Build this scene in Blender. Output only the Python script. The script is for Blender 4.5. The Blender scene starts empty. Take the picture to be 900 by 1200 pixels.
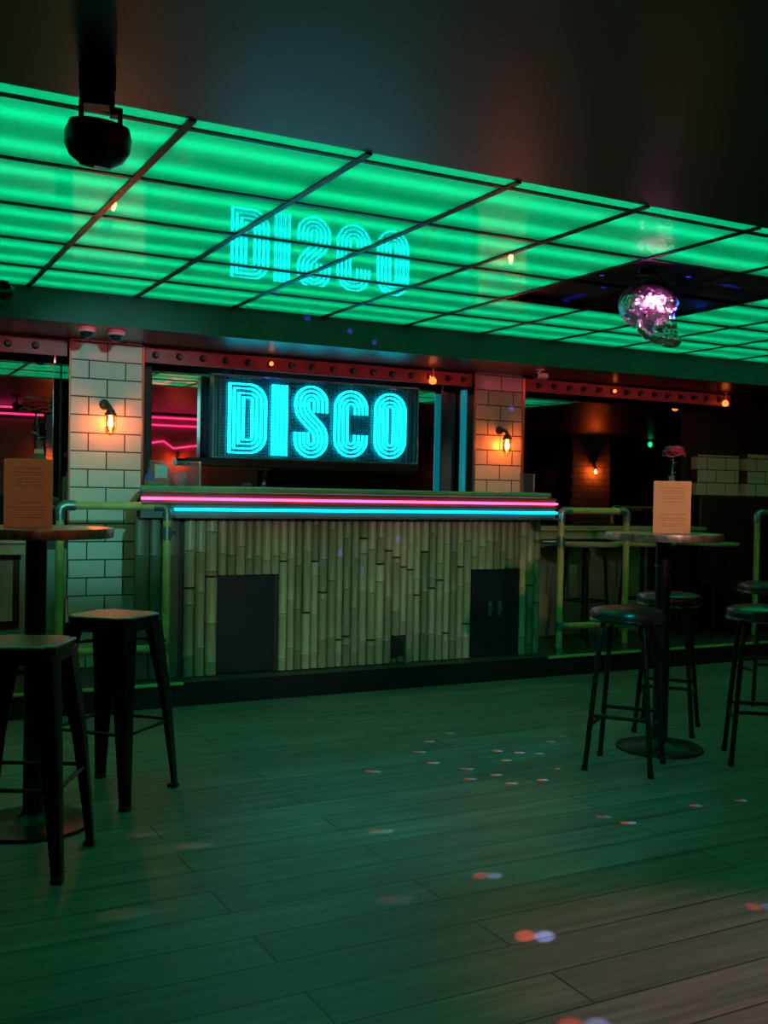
import bpy, bmesh, math, random
from mathutils import Vector, Matrix, Euler
random.seed(7)
S = bpy.context.scene
COL = S.collection
PI = math.pi
# ---------------------------------------------------------------- camera
cd = bpy.data.cameras.new('camera')
cam = bpy.data.objects.new('camera', cd)
COL.objects.link(cam)
YAW, PITCH, ROLL = math.radians(27.928), math.radians(-0.9594), math.radians(1.0294)
_r = Vector((math.cos(YAW), -math.sin(YAW), 0)); _f = Vector((math.sin(YAW), math.cos(YAW), 0)); _u = Vector((0, 0, 1))
_f2 = math.cos(PITCH) * _f + math.sin(PITCH) * _u
_u2 = math.cos(PITCH) * _u - math.sin(PITCH) * _f
_r3 = math.cos(ROLL) * _r + math.sin(ROLL) * _u2
_u3 = math.cos(ROLL) * _u2 - math.sin(ROLL) * _r
m = Matrix.Identity(4)
for i in range(3):
    m[i][0] = _r3[i]; m[i][1] = _u3[i]; m[i][2] = -_f2[i]
m[0][3], m[1][3], m[2][3] = 0, 0, 1.3
cam.matrix_world = m
cd.sensor_fit = 'VERTICAL'; cd.sensor_height = 36.0
cd.lens = 1222.785 / 1200 * 36.0
cd.clip_start = 0.02
S.camera = cam
CAM_F = 1222.785
def project(x, y, z):
    d = Vector((x, y, z - 1.3))
    w = d.dot(_f2)
    return 450 + CAM_F * d.dot(_r3) / w, 600 - CAM_F * d.dot(_u3) / w
# ---------------------------------------------------------------- world, exposure, light levels
wd = bpy.data.worlds.new('world'); S.world = wd; wd.use_nodes = True
wd.node_tree.nodes['Background'].inputs[0].default_value = (0.0, 0.0, 0.0, 1)
wd.node_tree.nodes['Background'].inputs[1].default_value = 0.0
S.view_settings.view_transform = 'Standard'
S.view_settings.look = 'None'
S.view_settings.exposure = 0.0
S.view_settings.gamma = 1.0
S.view_settings.use_curve_mapping = False
S.cycles.max_bounces = 10
S.cycles.diffuse_bounces = 4
S.cycles.glossy_bounces = 5
S.cycles.transmission_bounces = 6
S.cycles.transparent_max_bounces = 12
S.cycles.sample_clamp_indirect = 4.0
S.cycles.blur_glossy = 0.5
S.cycles.caustics_reflective = False
TUBE_E = 5.6       # fluorescent tubes above the green ceiling panels
SIGN_E = 4.8        # letters of the lit sign
PINK_E = 4.6        # pink neon under the bar top
CYAN_E = 4.6
BULB_E = 260.0       # caged wall lamp bulbs
BACK_PINK_E = 2.6
LED_E = 15.0         # added pink strip hidden behind the soffit edge
DOT_W = 260.0       # added spots standing in for floor reflections of the mirrored skull

# ---------------------------------------------------------------- materials
def nt(name):
    mt = bpy.data.materials.new(name); mt.use_nodes = True
    t = mt.node_tree
    return mt, t, t.nodes['Principled BSDF']
def sock(b, *names):
    for n in names:
        if n in b.inputs: return b.inputs[n]
def mat(name, col, rough=0.5, metal=0.0, spec=0.5, var=0.15, scale=8.0, bump=0.0, coat=0.0):
    mt, t, b = nt(name)
    b.inputs['Roughness'].default_value = rough
    b.inputs['Metallic'].default_value = metal
    sock(b, 'Specular IOR Level').default_value = spec
    sock(b, 'Coat Weight').default_value = coat
    sock(b, 'Coat Roughness').default_value = 0.08
    tc = t.nodes.new('ShaderNodeTexCoord')
    n = t.nodes.new('ShaderNodeTexNoise'); n.inputs['Scale'].default_value = scale; n.inputs['Detail'].default_value = 5
    t.links.new(tc.outputs['Object'], n.inputs['Vector'])
    r = t.nodes.new('ShaderNodeValToRGB')
    a = [max(0, c * (1 - var)) for c in col]; z = [min(1, c * (1 + var)) for c in col]
    r.color_ramp.elements[0].color = (*a, 1); r.color_ramp.elements[1].color = (*z, 1)
    r.color_ramp.elements[0].position = 0.3; r.color_ramp.elements[1].position = 0.7
    t.links.new(n.outputs['Fac'], r.inputs['Fac']); t.links.new(r.outputs['Color'], b.inputs['Base Color'])
    if bump:
        bp = t.nodes.new('ShaderNodeBump'); bp.inputs['Strength'].default_value = bump; bp.inputs['Distance'].default_value = 0.004
        t.links.new(n.outputs['Fac'], bp.inputs['Height']); t.links.new(bp.outputs['Normal'], b.inputs['Normal'])
    return mt
def emit(name, col, strength):
    mt, t, b = nt(name)
    b.inputs['Base Color'].default_value = (*[min(1, c) * .3 for c in col], 1)
    b.inputs['Roughness'].default_value = 0.3
    sock(b, 'Emission Color').default_value = (*col, 1)
    sock(b, 'Emission Strength').default_value = strength
    return mt
def glassy(name, tint=(1, 1, 1), base=0.08, ior=1.45):
    """thin clear sheet: mostly see-through, mirror-like towards grazing"""
    mt, t, b = nt(name); t.nodes.remove(b)
    o = t.nodes['Material Output']
    tr = t.nodes.new('ShaderNodeBsdfTransparent'); tr.inputs[0].default_value = (*tint, 1)
    gl = t.nodes.new('ShaderNodeBsdfGlossy'); gl.inputs['Roughness'].default_value = 0.03
    df = t.nodes.new('ShaderNodeBsdfDiffuse'); df.inputs[0].default_value = (0.6, 0.7, 0.7, 1)
    fr = t.nodes.new('ShaderNodeFresnel'); fr.inputs[0].default_value = ior
    m1 = t.nodes.new('ShaderNodeMixShader'); m1.inputs[0].default_value = base
    m2 = t.nodes.new('ShaderNodeMixShader')
    t.links.new(tr.outputs[0], m1.inputs[1]); t.links.new(df.outputs[0], m1.inputs[2])
    t.links.new(fr.outputs[0], m2.inputs[0]); t.links.new(m1.outputs[0], m2.inputs[1]); t.links.new(gl.outputs[0], m2.inputs[2])
    t.links.new(m2.outputs[0], o.inputs[0])
    return mt
def acrylic(name):
    """milky ceiling diffuser, lit from behind by the tubes, with a polished lower face"""
    mt, t, b = nt(name); t.nodes.remove(b)
    o = t.nodes['Material Output']
    tl = t.nodes.new('ShaderNodeBsdfTranslucent'); tl.inputs[0].default_value = (0.86, 0.92, 0.88, 1)
    df = t.nodes.new('ShaderNodeBsdfDiffuse'); df.inputs[0].default_value = (0.10, 0.14, 0.12, 1)
    gl = t.nodes.new('ShaderNodeBsdfGlossy'); gl.inputs['Roughness'].default_value = 0.018
    fr = t.nodes.new('ShaderNodeFresnel'); fr.inputs[0].default_value = 1.5
    m1 = t.nodes.new('ShaderNodeMixShader'); m1.inputs[0].default_value = 0.12
    m2 = t.nodes.new('ShaderNodeMixShader')
    t.links.new(tl.outputs[0], m1.inputs[1]); t.links.new(df.outputs[0], m1.inputs[2])
    t.links.new(fr.outputs[0], m2.inputs[0]); t.links.new(m1.outputs[0], m2.inputs[1]); t.links.new(gl.outputs[0], m2.inputs[2])
    t.links.new(m2.outputs[0], o.inputs[0])
    return mt
def brickmat(name, c1, c2, mortar, bw, bh, ms, axes='xz', rough=0.2, bump=0.6, bias=0.0, offset=0.5, varscale=3.0, grain=None, spec=.5, coat=0.0):
    mt, t, b = nt(name)
    tc = t.nodes.new('ShaderNodeTexCoord'); sp = t.nodes.new('ShaderNodeSeparateXYZ'); cb = t.nodes.new('ShaderNodeCombineXYZ')
    t.links.new(tc.outputs['Object'], sp.inputs[0])
    t.links.new(sp.outputs['XYZ'.index(axes[0].upper())], cb.inputs[0]); t.links.new(sp.outputs['XYZ'.index(axes[1].upper())], cb.inputs[1])
    br = t.nodes.new('ShaderNodeTexBrick')
    br.inputs['Color1'].default_value = (*c1, 1); br.inputs['Color2'].default_value = (*c2, 1); br.inputs['Mortar'].default_value = (*mortar, 1)
    br.inputs['Scale'].default_value = 1.0; br.inputs['Mortar Size'].default_value = ms; br.inputs['Mortar Smooth'].default_value = 0.2
    br.inputs['Bias'].default_value = bias; br.inputs['Brick Width'].default_value = bw; br.inputs['Row Height'].default_value = bh
    br.offset = offset
    t.links.new(cb.outputs[0], br.inputs['Vector'])
    b.inputs['Roughness'].default_value = rough
    sock(b, 'Specular IOR Level').default_value = spec
    sock(b, 'Coat Weight').default_value = coat
    bp = t.nodes.new('ShaderNodeBump'); bp.inputs['Strength'].default_value = bump; bp.inputs['Distance'].default_value = 0.004; bp.invert = True
    t.links.new(br.outputs['Fac'], bp.inputs['Height'])
    out = br.outputs['Color']
    if grain:
        mp = t.nodes.new('ShaderNodeMapping'); mp.inputs['Scale'].default_value = grain
        t.links.new(tc.outputs['Object'], mp.inputs[0])
        n = t.nodes.new('ShaderNodeTexNoise'); n.inputs['Scale'].default_value = 1.0; n.inputs['Detail'].default_value = 8; n.inputs['Roughness'].default_value = .65
        t.links.new(mp.outputs[0], n.inputs['Vector'])
        rp = t.nodes.new('ShaderNodeValToRGB')
        rp.color_ramp.elements[0].position = .28; rp.color_ramp.elements[1].position = .72
        rp.color_ramp.elements[0].color = (.30, .30, .30, 1); rp.color_ramp.elements[1].color = (1.45, 1.42, 1.38, 1)
        t.links.new(n.outputs['Fac'], rp.inputs[0])
        mx = t.nodes.new('ShaderNodeMix'); mx.data_type = 'RGBA'; mx.blend_type = 'MULTIPLY'; mx.inputs[0].default_value = 1.0
        t.links.new(br.outputs['Color'], mx.inputs[6]); t.links.new(rp.outputs[0], mx.inputs[7])
        out = mx.outputs[2]
        mr = t.nodes.new('ShaderNodeMapRange'); mr.inputs['To Min'].default_value = rough - .1; mr.inputs['To Max'].default_value = rough + .2
        t.links.new(n.outputs['Fac'], mr.inputs[0]); t.links.new(mr.outputs[0], b.inputs['Roughness'])
        b2 = t.nodes.new('ShaderNodeBump'); b2.inputs['Strength'].default_value = .25; b2.inputs['Distance'].default_value = 0.002
        t.links.new(n.outputs['Fac'], b2.inputs['Height']); t.links.new(bp.outputs['Normal'], b2.inputs['Normal'])
        t.links.new(b2.outputs['Normal'], b.inputs['Normal'])
    else:
        t.links.new(bp.outputs['Normal'], b.inputs['Normal'])
    t.links.new(out, b.inputs['Base Color'])
    return mt

M = {}
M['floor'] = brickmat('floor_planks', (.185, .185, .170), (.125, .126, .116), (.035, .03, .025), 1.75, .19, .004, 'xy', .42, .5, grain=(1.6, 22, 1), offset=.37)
M['tile'] = brickmat('metro_tile', (.62, .62, .56), (.56, .57, .52), (.07, .07, .06), .235, .117, .0045, 'xz', .18, .9)
M['black_wall'] = mat('black_wall', (.012, .013, .013), .6)
M['dark_ceiling'] = mat('dark_ceiling_paint', (.004, .006, .007), .36, spec=.9, scale=2.0, bump=.05)
M['dark_ceiling'].node_tree.nodes['Principled BSDF'].inputs['IOR'].default_value = 1.8
M['soffit_face'] = mat('dark_grey_paint', (.045, .055, .065), .5)
M['soffit_gloss'] = mat('black_gloss_soffit', (.006, .007, .008), .30, spec=1.0)
M['light_box'] = mat('grey_box_lining', (.16, .17, .165), .8, var=.03)
M['acrylic'] = acrylic('milky_acrylic')
M['tube'] = emit('green_tube_glow', (.002, 1.0, .38), TUBE_E)
M['black_metal'] = mat('black_metal', (.008, .008, .009), .36, metal=.2, spec=.35)
M['black_paint'] = mat('black_paint', (.006, .007, .008), .35, spec=.35)
M['gunmetal'] = mat('gunmetal', (.012, .012, .013), .34, metal=.3, spec=.4)
M['seat_steel'] = mat('worn_steel_seat', (.22, .2, .18), .36, metal=.7, scale=30)
M['mirror'] = mat('silvered_mirror', (.76, .80, .80), .015, metal=1.0, var=.01)
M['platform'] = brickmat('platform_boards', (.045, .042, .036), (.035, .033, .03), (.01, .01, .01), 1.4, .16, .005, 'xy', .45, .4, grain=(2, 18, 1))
M['step_black'] = mat('black_step_front', (.005, .006, .007), .5, spec=.3)
M['nosing'] = mat('yellow_nosing', (.50, .44, .14), .45)
M['scaffold'] = mat('yellow_varnished_pipe', (.60, .37, .13), .38, scale=14, var=.2)
M['fitting'] = mat('cast_steel_fitting', (.22, .26, .24), .35, metal=.8, scale=40, bump=.2)
M['copper'] = mat('copper_trim', (.45, .17, .11), .28, metal=.85)
M['maroon'] = mat('maroon_board', (.40, .10, .12), .5)
M['socket'] = mat('bulb_socket', (.02, .02, .022), .3, metal=.5)
M['dead_bulb'] = glassy('clear_bulb', (.9, .95, .95), .15)
M['lit_bulb'] = emit('orange_bulb', (1.0, .16, .03), 3.0)
M['patina'] = mat('dark_green_brass', (.05, .075, .05), .4, metal=.7, scale=40)
M['bulb'] = emit('warm_bulb', (1.0, .11, .014), BULB_E)
M['lamp_glass'] = glassy('lamp_glass', (1, .96, .9), .03)
M['bamboo'] = None
def bamboo(name, c1, c2):
    mt, t, b = nt(name)
    tc = t.nodes.new('ShaderNodeTexCoord')
    mp = t.nodes.new('ShaderNodeMapping'); mp.inputs['Scale'].default_value = (30, 30, 2.2)
    t.links.new(tc.outputs['Object'], mp.inputs[0])
    n = t.nodes.new('ShaderNodeTexNoise'); n.inputs['Scale'].default_value = 1.5; n.inputs['Detail'].default_value = 6
    t.links.new(mp.outputs[0], n.inputs['Vector'])
    oi = t.nodes.new('ShaderNodeObjectInfo')
    ad = t.nodes.new('ShaderNodeMath'); ad.operation = 'MULTIPLY_ADD'; ad.inputs[1].default_value = .55; 
    t.links.new(oi.outputs['Random'], ad.inputs[0]); 
    mu = t.nodes.new('ShaderNodeMath'); mu.operation = 'MULTIPLY'; mu.inputs[1].default_value = .6
    t.links.new(n.outputs['Fac'], mu.inputs[0]); t.links.new(mu.outputs[0], ad.inputs[2])
    r = t.nodes.new('ShaderNodeValToRGB')
    r.color_ramp.elements[0].color = (*c1, 1); r.color_ramp.elements[1].color = (*c2, 1)
    r.color_ramp.elements[0].position = .15; r.color_ramp.elements[1].position = .85
    t.links.new(ad.outputs[0], r.inputs[0]); t.links.new(r.outputs[0], b.inputs['Base Color'])
    b.inputs['Roughness'].default_value = .42
    return mt
M['bamboo'] = bamboo('bamboo_cane', (.115, .09, .055), (.42, .36, .21))
M['bamboo_dark'] = bamboo('brown_split_bamboo', (.10, .07, .045), (.17, .12, .075))
M['bamboo_joint'] = mat('bamboo_joint_ring', (.10, .08, .05), .6)
M['burnt'] = mat('scorched_hole', (.008, .007, .006), .9)
M['bar_body'] = mat('dark_bar_carcass', (.025, .02, .016), .7)
M['bar_top'] = mat('green_glazed_bar_edge', (.16, .24, .12), .25, coat=.3)
M['bar_wood'] = mat('brown_bar_moulding', (.14, .075, .045), .4)
M['bar_fascia'] = mat('grey_fascia', (.13, .12, .125), .4)
M['hatch'] = mat('blue_black_hatch', (.005, .011, .018), .45, scale=3, spec=.35)
M['painted_cyan_glow'] = emit('post_painted_cyan_glow', (.0, .62, .78), .24)  # cyan light on the round post, put in as emission
M['chrome'] = mat('chrome', (.7, .7, .72), .12, metal=1.0, var=.03)
M['pale_scuff'] = mat('pale_scuffed_metal', (.14, .16, .16), .4, metal=.4)
M['pink_tube'] = emit('pink_neon', (1.0, .065, .20), PINK_E)
M['cyan_tube'] = emit('cyan_neon', (.0, .62, .85), CYAN_E)
M['added_led_pink'] = emit('added_pink_led_tape', (1.0, .14, .19), LED_E)
M['back_pink'] = emit('magenta_neon', (1.0, .03, .16), BACK_PINK_E)
M['sign_led'] = emit('cyan_led_strip', (.004, .80, 1.0), SIGN_E)
M['sign_mesh'] = glassy('tinted_led_mesh', (.24, .46, .52), .30)
M['sign_mesh'].node_tree.nodes['Diffuse BSDF'].inputs[0].default_value = (.03, .36, .42, 1)
M['wire'] = mat('thin_black_wire', (.01, .02, .022), .7, spec=.2)
M['sign_edge'] = mat('clear_acrylic_edge', (.05, .30, .34), .2, spec=.6)
M['mirror_tile'] = None
M['kraft'] = mat('kraft_card', (.50, .23, .115), .8, scale=60, var=.06)
M['ink'] = mat('brown_ink', (.16, .09, .05), .8)
M['table_top'] = mat('dark_laminate', (.06, .07, .06), .25, coat=.3)
M['table_edge'] = mat('speckled_metal_edge', (.42, .30, .24), .3, metal=.75, scale=26, var=.55)
M['vinyl'] = mat('oxblood_vinyl', (.055, .02, .022), .3, coat=.25)
M['rose'] = mat('pink_petals', (.42, .045, .075), .6, scale=40)
M['leaf'] = mat('green_leaf', (.05, .16, .08), .5)
M['vase_glass'] = glassy('green_vase_glass', (.75, .92, .85), .18)
M['dome_white'] = mat('white_plastic', (.5, .53, .53), .4, var=.03)
M['dome_smoke'] = mat('smoked_dome', (.01, .02, .035), .08, spec=.9)
M['wainscot'] = mat('grey_green_panel', (.20, .25, .18), .5)
M['ledge_wood'] = mat('pale_wood_ledge', (.30, .27, .15), .4)
M['perspex'] = glassy('clear_perspex', (.95, .98, .98), .06)
M['perspex_edge'] = glassy('perspex_edge', (.85, .92, .92), .25)
M['blue_glass'] = mat('cobalt_bottle', (.02, .07, .42), .15, spec=.8)
M['card_white'] = mat('white_card', (.55, .62, .6), .6)
M['pink_plastic'] = mat('pink_lacquer', (.62, .12, .16), .35)
M['wood_box'] = mat('brown_box', (.22, .12, .06), .55)
M['vinyl_black'] = mat('black_booth_vinyl', (.008, .008, .009), .5)
M['screen'] = mat('black_screen', (.006, .008, .010), .12)
M['red_slat'] = mat('salmon_board', (.42, .16, .17), .5)
M['buff'] = mat('buff_board', (.30, .17, .13), .6)
M['exit_green'] = emit('green_sign_glow', (.03, 1.0, .35), 1.2)
M['recess'] = mat('navy_ceiling_recess', (.018, .02, .035), .28)

# ---------------------------------------------------------------- mesh helpers
def box(bm, x0, x1, y0, y1, z0, z1):
    r = bmesh.ops.create_cube(bm, size=1.0, matrix=Matrix.Translation(((x0+x1)/2, (y0+y1)/2, (z0+z1)/2)) @ Matrix.Diagonal((abs(x1-x0), abs(y1-y0), abs(z1-z0), 1)))
    return r['verts']
def cyl(bm, p0, p1, r0, r1=None, seg=16, caps=True):
    r1 = r0 if r1 is None else r1
    p0, p1 = Vector(p0), Vector(p1); d = p1 - p0
    q = d.to_track_quat('Z', 'Y').to_matrix().to_4x4()
    return bmesh.ops.create_cone(bm, cap_ends=caps, segments=seg, radius1=r0, radius2=r1, depth=d.length, matrix=Matrix.Translation((p0+p1)/2) @ q)['verts']
def lathe(bm, prof, c=(0, 0, 0), seg=24, a0=0.0, a1=2*PI):
    """profile of (radius, z), closed round the axis"""
    full = abs(a1 - a0 - 2*PI) < 1e-6
    n = seg if full else seg + 1
    rings = []
    for (r, z) in prof:
        rings.append([bm.verts.new((c[0] + r*math.cos(a0+(a1-a0)*k/seg), c[1] + r*math.sin(a0+(a1-a0)*k/seg), c[2] + z)) for k in range(n)])
    for a, b in zip(rings, rings[1:]):
        for k in range(seg):
            j = (k+1) % n
            try: bm.faces.new((a[k], a[j], b[j], b[k]))
            except ValueError: pass
    if full:
        for rg, fl in ((rings[0], True), (rings[-1], False)):
            try: bm.faces.new(rg[::-1] if fl else rg)
            except ValueError: pass
def tube(bm, pts, r, seg=10, closed=False):
    pts = [Vector(p) for p in pts]; n = len(pts); rings = []
    up = None
    for i, p in enumerate(pts):
        if closed: t = (pts[(i+1) % n] - pts[i-1])
        else: t = pts[min(i+1, n-1)] - pts[max(i-1, 0)]
        t.normalize()
        if up is None:
            up = t.orthogonal().normalized()
        else:
            up = (up - t*up.dot(t))
            up = up.normalized() if up.length > 1e-6 else t.orthogonal().normalized()
        s = t.cross(up)
        rr = r[i] if isinstance(r, (list, tuple)) else r
        rings.append([bm.verts.new(p + rr*(math.cos(2*PI*k/seg)*up + math.sin(2*PI*k/seg)*s)) for k in range(seg)])
    pairs = list(zip(rings, rings[1:])) + ([(rings[-1], rings[0])] if closed else [])
    for a, b in pairs:
        for k in range(seg):
            j = (k+1) % seg
            bm.faces.new((a[k], a[j], b[j], b[k]))
    if not closed:
        bm.faces.new(rings[0][::-1]); bm.faces.new(rings[-1])
def ball(bm, c, r, sx=1, sy=1, sz=1, sub=3):
    return bmesh.ops.create_icosphere(bm, subdivisions=sub, radius=r, matrix=Matrix.Translation(c) @ Matrix.Diagonal((sx, sy, sz, 1)))['verts']
def obj(name, bm, m_, parent=None, smooth=True, bevel=0.0, bseg=2, loc=None, rot=None, recalc=True):
    if recalc: bmesh.ops.recalc_face_normals(bm, faces=bm.faces[:])
    me = bpy.data.meshes.new(name); bm.to_mesh(me); bm.free()
    o = bpy.data.objects.new(name, me); COL.objects.link(o)
    me.materials.append(m_)
    if smooth:
        for p in me.polygons: p.use_smooth = True
        try: me.set_sharp_from_angle(angle=math.radians(38))
        except Exception: pass
    if bevel:
        bv = o.modifiers.new('bevel', 'BEVEL'); bv.width = bevel; bv.segments = bseg; bv.limit_method = 'ANGLE'; bv.angle_limit = math.radians(40)
        bv.harden_normals = False
    if parent: o.parent = parent
    if loc: o.location = loc
    if rot: o.rotation_euler = rot
    return o
def thing(name, label, cat, loc=(0, 0, 0), rotz=0.0, group=None):
    o = bpy.data.objects.new(name, None); COL.objects.link(o)
    o.empty_display_size = .05
    o.location = loc; o.rotation_euler = (0, 0, rotz)
    o['label'] = label; o['category'] = cat
    if group: o['group'] = group
    return o
def tag(o, label, cat, group=None):
    o['label'] = label; o['category'] = cat
    if group: o['group'] = group
    return o
def struct(o):
    o['kind'] = 'structure'; return o
def bx(name, m_, *d, parent=None, bevel=0.0, smooth=True):
    bm = bmesh.new(); box(bm, *d)
    return obj(name, bm, m_, parent, smooth, bevel)
def dup(root, loc, rotz=0.0, label=None, group=None):
    r = root.copy(); COL.objects.link(r); r.location = loc; r.rotation_euler = (0, 0, rotz)
    if label: r['label'] = label
    if group: r['group'] = group
    for ch in list(root.children):
        c = ch.copy(); COL.objects.link(c); c.parent = r
        for g in list(ch.children):
            d = g.copy(); COL.objects.link(d); d.parent = c
    return r

# ================================================================ room shell
RX0, RX1, RY0, RY1 = -1.6, 15.2, -0.8, 7.14
CZ = 2.43                      # ceiling height
LX1, LY0, LY1 = 7.78, 3.10, 6.10   # lit part of the ceiling
PZ = 0.142                     # platform height
WY = 6.88                      # face of the bulb boards and tiled pillars
MY = 7.12                      # mirror plane
struct(bx('floor', M['floor'], RX0, RX1, RY0, 6.1, -.1, 0))
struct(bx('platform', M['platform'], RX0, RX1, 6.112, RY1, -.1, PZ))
struct(bx('baseboard_front', M['step_black'], RX0, RX1, 6.1, 6.112, 0, PZ + .001))
struct(bx('trim_1', M['nosing'], RX0, 1.885, 6.093, 6.12, PZ - .012, PZ + .006, bevel=.003))
struct(bx('trim_2', M['nosing'], 4.60, 11.0, 6.093, 6.12, PZ - .012, PZ + .006, bevel=.003))
struct(bx('wall_front', M['black_wall'], RX0, RX1, RY1, RY1 + .1, 0, 2.7))
struct(bx('wall_back', M['black_wall'], RX0, RX1, RY0 - .1, RY0, 0, 2.7))
struct(bx('wall_left', M['black_wall'], RX0 - .1, RX0, RY0, RY1, 0, 2.7))
struct(bx('wall_right', M['black_wall'], RX1, RX1 + .1, RY0, RY1, 0, 2.7))
bm = bmesh.new()
box(bm, RX0, RX1, RY0, LY0, CZ, 2.70)
box(bm, LX1, RX1, LY0, LY1, CZ, 2.70)
struct(obj('ceiling', bm, M['dark_ceiling'], None, False))
# box above the acrylic panels, lined white, with the tubes that light them
bm = bmesh.new()
box(bm, RX0, LX1, LY0, LY1, 2.60, 2.70)
lb = struct(obj('ceiling_light_box', bm, M['light_box'], None, False))
ROWS = [3.18, 3.775, 4.37, 4.965, 5.56, 6.10]
for a, b in zip(ROWS, ROWS[1:]):
    for q in (.25, .75):
        bm = bmesh.new(); y = a + .595*q if b < 6.05 else a + (b-a)*q
        cyl(bm, (RX0 + .05, y, CZ + .058), (LX1 - .05, y, CZ + .058), .013, seg=10)
        obj('tube', bm, M['tube'], lb)
bm = bmesh.new(); cyl(bm, (RX0 + .05, 3.135, CZ + .058), (LX1 - .05, 3.135, CZ + .058), .008, seg=10)
obj('tube', bm, M['tube'], lb)
# black T-bar grid
XG = [0.962 + .6022*k for k in range(-4, 12)]
XS = [RX0] + XG + [LX1]
RC = (XG[8], XG[10], ROWS[1], ROWS[3])        # dark recess of two by two panels
bm = bmesh.new()
for y in ROWS[:-1]: box(bm, RX0, LX1, y - .011, y + .011, CZ - .006, CZ + .012)
for x in XG: box(bm, x - .013, x + .013, LY0 + .003, LY1, CZ - .0065, CZ + .0125)
struct(obj('trim_3', bm, M['black_metal'], None, False))
# acrylic panels
ROWN = ['front row', 'second row', 'third row', 'fourth row', 'back row against the soffit']
NTH = ['first', 'second', 'third', 'fourth', 'fifth', 'sixth', 'seventh', 'eighth', 'ninth', 'tenth', 'eleventh', 'twelfth']
def panel(x0, x1, y0, y1, label, group):
    bm = bmesh.new()
    vs = [bm.verts.new(p) for p in ((x0, y0, CZ), (x1, y0, CZ), (x1, y1, CZ), (x0, y1, CZ))]
    bm.faces.new(vs[::-1])          # polished side down
    o = obj('light_panel', bm, M['acrylic'], None, False, recalc=False)
    tag(o, label, 'ceiling light', group); o['kind'] = 'thing'
for ri, (y0, y1) in enumerate(zip(ROWS, ROWS[1:])):
    cnt = 0
    for x0, x1 in zip(XS, XS[1:]):
        cx, cy = (x0+x1)/2, (y0+y1)/2
        if RC[0] - .01 < cx < RC[1] and RC[2] < cy < RC[3]: continue
        px = [project(a, b, CZ)[0] for a in (x0+.1, x1-.1) for b in (y0+.05, y1-.05)]
        if max(px) > 2 and min(px) < 898:
            lab = 'green backlit ceiling panel, %s, %s from the left' % (ROWN[ri], NTH[cnt]); cnt += 1
        else:
            lab = 'green backlit ceiling panel seen only as a reflection in the wall mirrors'
        panel(x0, x1, y0, y1, lab, 'green backlit ceiling panels')
panel(RX0, LX1, LY0, ROWS[0], 'narrow green backlit strip panel along the edge of the dark ceiling', 'green backlit ceiling panels')
# dark recess
bm = bmesh.new()
box(bm, RC[0], RC[1], RC[2], RC[3], CZ + .035, CZ + .042)
for d in ((RC[0], RC[0]+.008, RC[2], RC[3]), (RC[1]-.008, RC[1], RC[2], RC[3]), (RC[0], RC[1], RC[2], RC[2]+.008), (RC[0], RC[1], RC[3]-.008, RC[3])):
    box(bm, *d, CZ - .002, CZ + .036)
struct(obj('ceiling_recess', bm, M['recess'], None, False))
# soffit over the bar
struct(bx('trim_4', M['soffit_face'], RX0, RX1, 6.10, 6.125, 2.245, 2.70))
struct(bx('ceiling_soffit', M['soffit_gloss'], RX0, RX1, 6.126, RY1, 2.262, 2.70))
led = bx('added_led_tape', M['added_led_pink'], -1.5, 7.3, 6.1255, 6.129, 2.247, 2.2605)  # added to light the bulb boards and pillar tops
tag(led, 'added thin pink light strip hidden behind the lower edge of the soffit front', 'light strip')
# pillars in white metro tile, with a mirror reveal on the left side and copper edge trims
def pillar(x0, x1, y0, y1, z1=2.261, name='pillar', z0=PZ):
    bm = bmesh.new(); box(bm, 0, x1-x0, 0, y1-y0, 0, z1-z0)
    return struct(obj(name, bm, M['tile'], None, False, loc=(x0, y0, z0)))
pillar(1.345, 1.81, WY - .03, MY)
pillar(4.42, 4.86, WY - .03, MY)
n = 5
for x0, x1, kind in ((1.337, 1.344, 'mirror'), (4.412, 4.419, 'black_paint')):
    struct(bx('trim_%d' % n, M[kind], x0, x1, WY - .028, MY, PZ, 2.25)); n += 1
for x0, x1 in ((1.336, 1.350), (1.806, 1.822), (4.405, 4.424), (4.856, 4.885)):
    struct(bx('trim_%d' % n, M['copper'], x0, x1, WY - .036, WY - .024, 1.06, 2.25, bevel=.003)); n += 1
# mirrors on the wall
def mirror(x0, x1, z0, z1, label):
    return tag(bx('wall_mirror', M['mirror'], x0, x1, MY - .008, MY, z0, z1), label, 'mirror')
mirror(RX0 + .05, 1.33, 1.0, 2.20, 'large wall mirror left of the tiled pillar, showing pink neon')
mirror(1.83, 4.40, 1.0, 2.20, 'large wall mirror behind the bar and the lit sign')
mirror(4.89, 6.80, 1.08, 2.20, 'dark wall mirror to the right of the second tiled pillar')
# maroon boards with bulb sockets
def bulb_board(x0, x1, xs, lit, label):
    t = thing('bulb_board', label, 'light board', ((x0+x1)/2, WY, 2.2))
    ox = (x0+x1)/2
    bx('board', M['maroon'], x0-ox, x1-ox, -.012, .016, -.052, .05, parent=t, bevel=.004)
    for x in xs:
        bm = bmesh.new(); lathe(bm, [(.024, 0), (.024, .004), (.017, .012), (.015, .018)], seg=14)
        so = obj('bulb_socket', bm, M['socket'], t, loc=(x-ox, -.012, 0), rot=(PI/2, 0, 0))
        on = any(abs(x-l) < .02 for l in lit)
        bm = bmesh.new(); lathe(bm, [(.008, .016), (.014, .024), (.016, .033), (.012, .043), (.002, .048)], seg=12)
        obj('bulb', bm, M['lit_bulb'] if on else M['dead_bulb'], so)
    return t
bulb_board(RX0 + .1, 1.33, [1.13 - .165*k for k in range(12)], [], 'maroon bulb board above the mirror at far left')
mx = [1.90 + .1625*k for k in range(15)]
mx += [4.31]
bulb_board(1.83, 4.40, mx, [mx[5], mx[13]], 'maroon bulb board above the bar mirror and lit sign')
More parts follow.
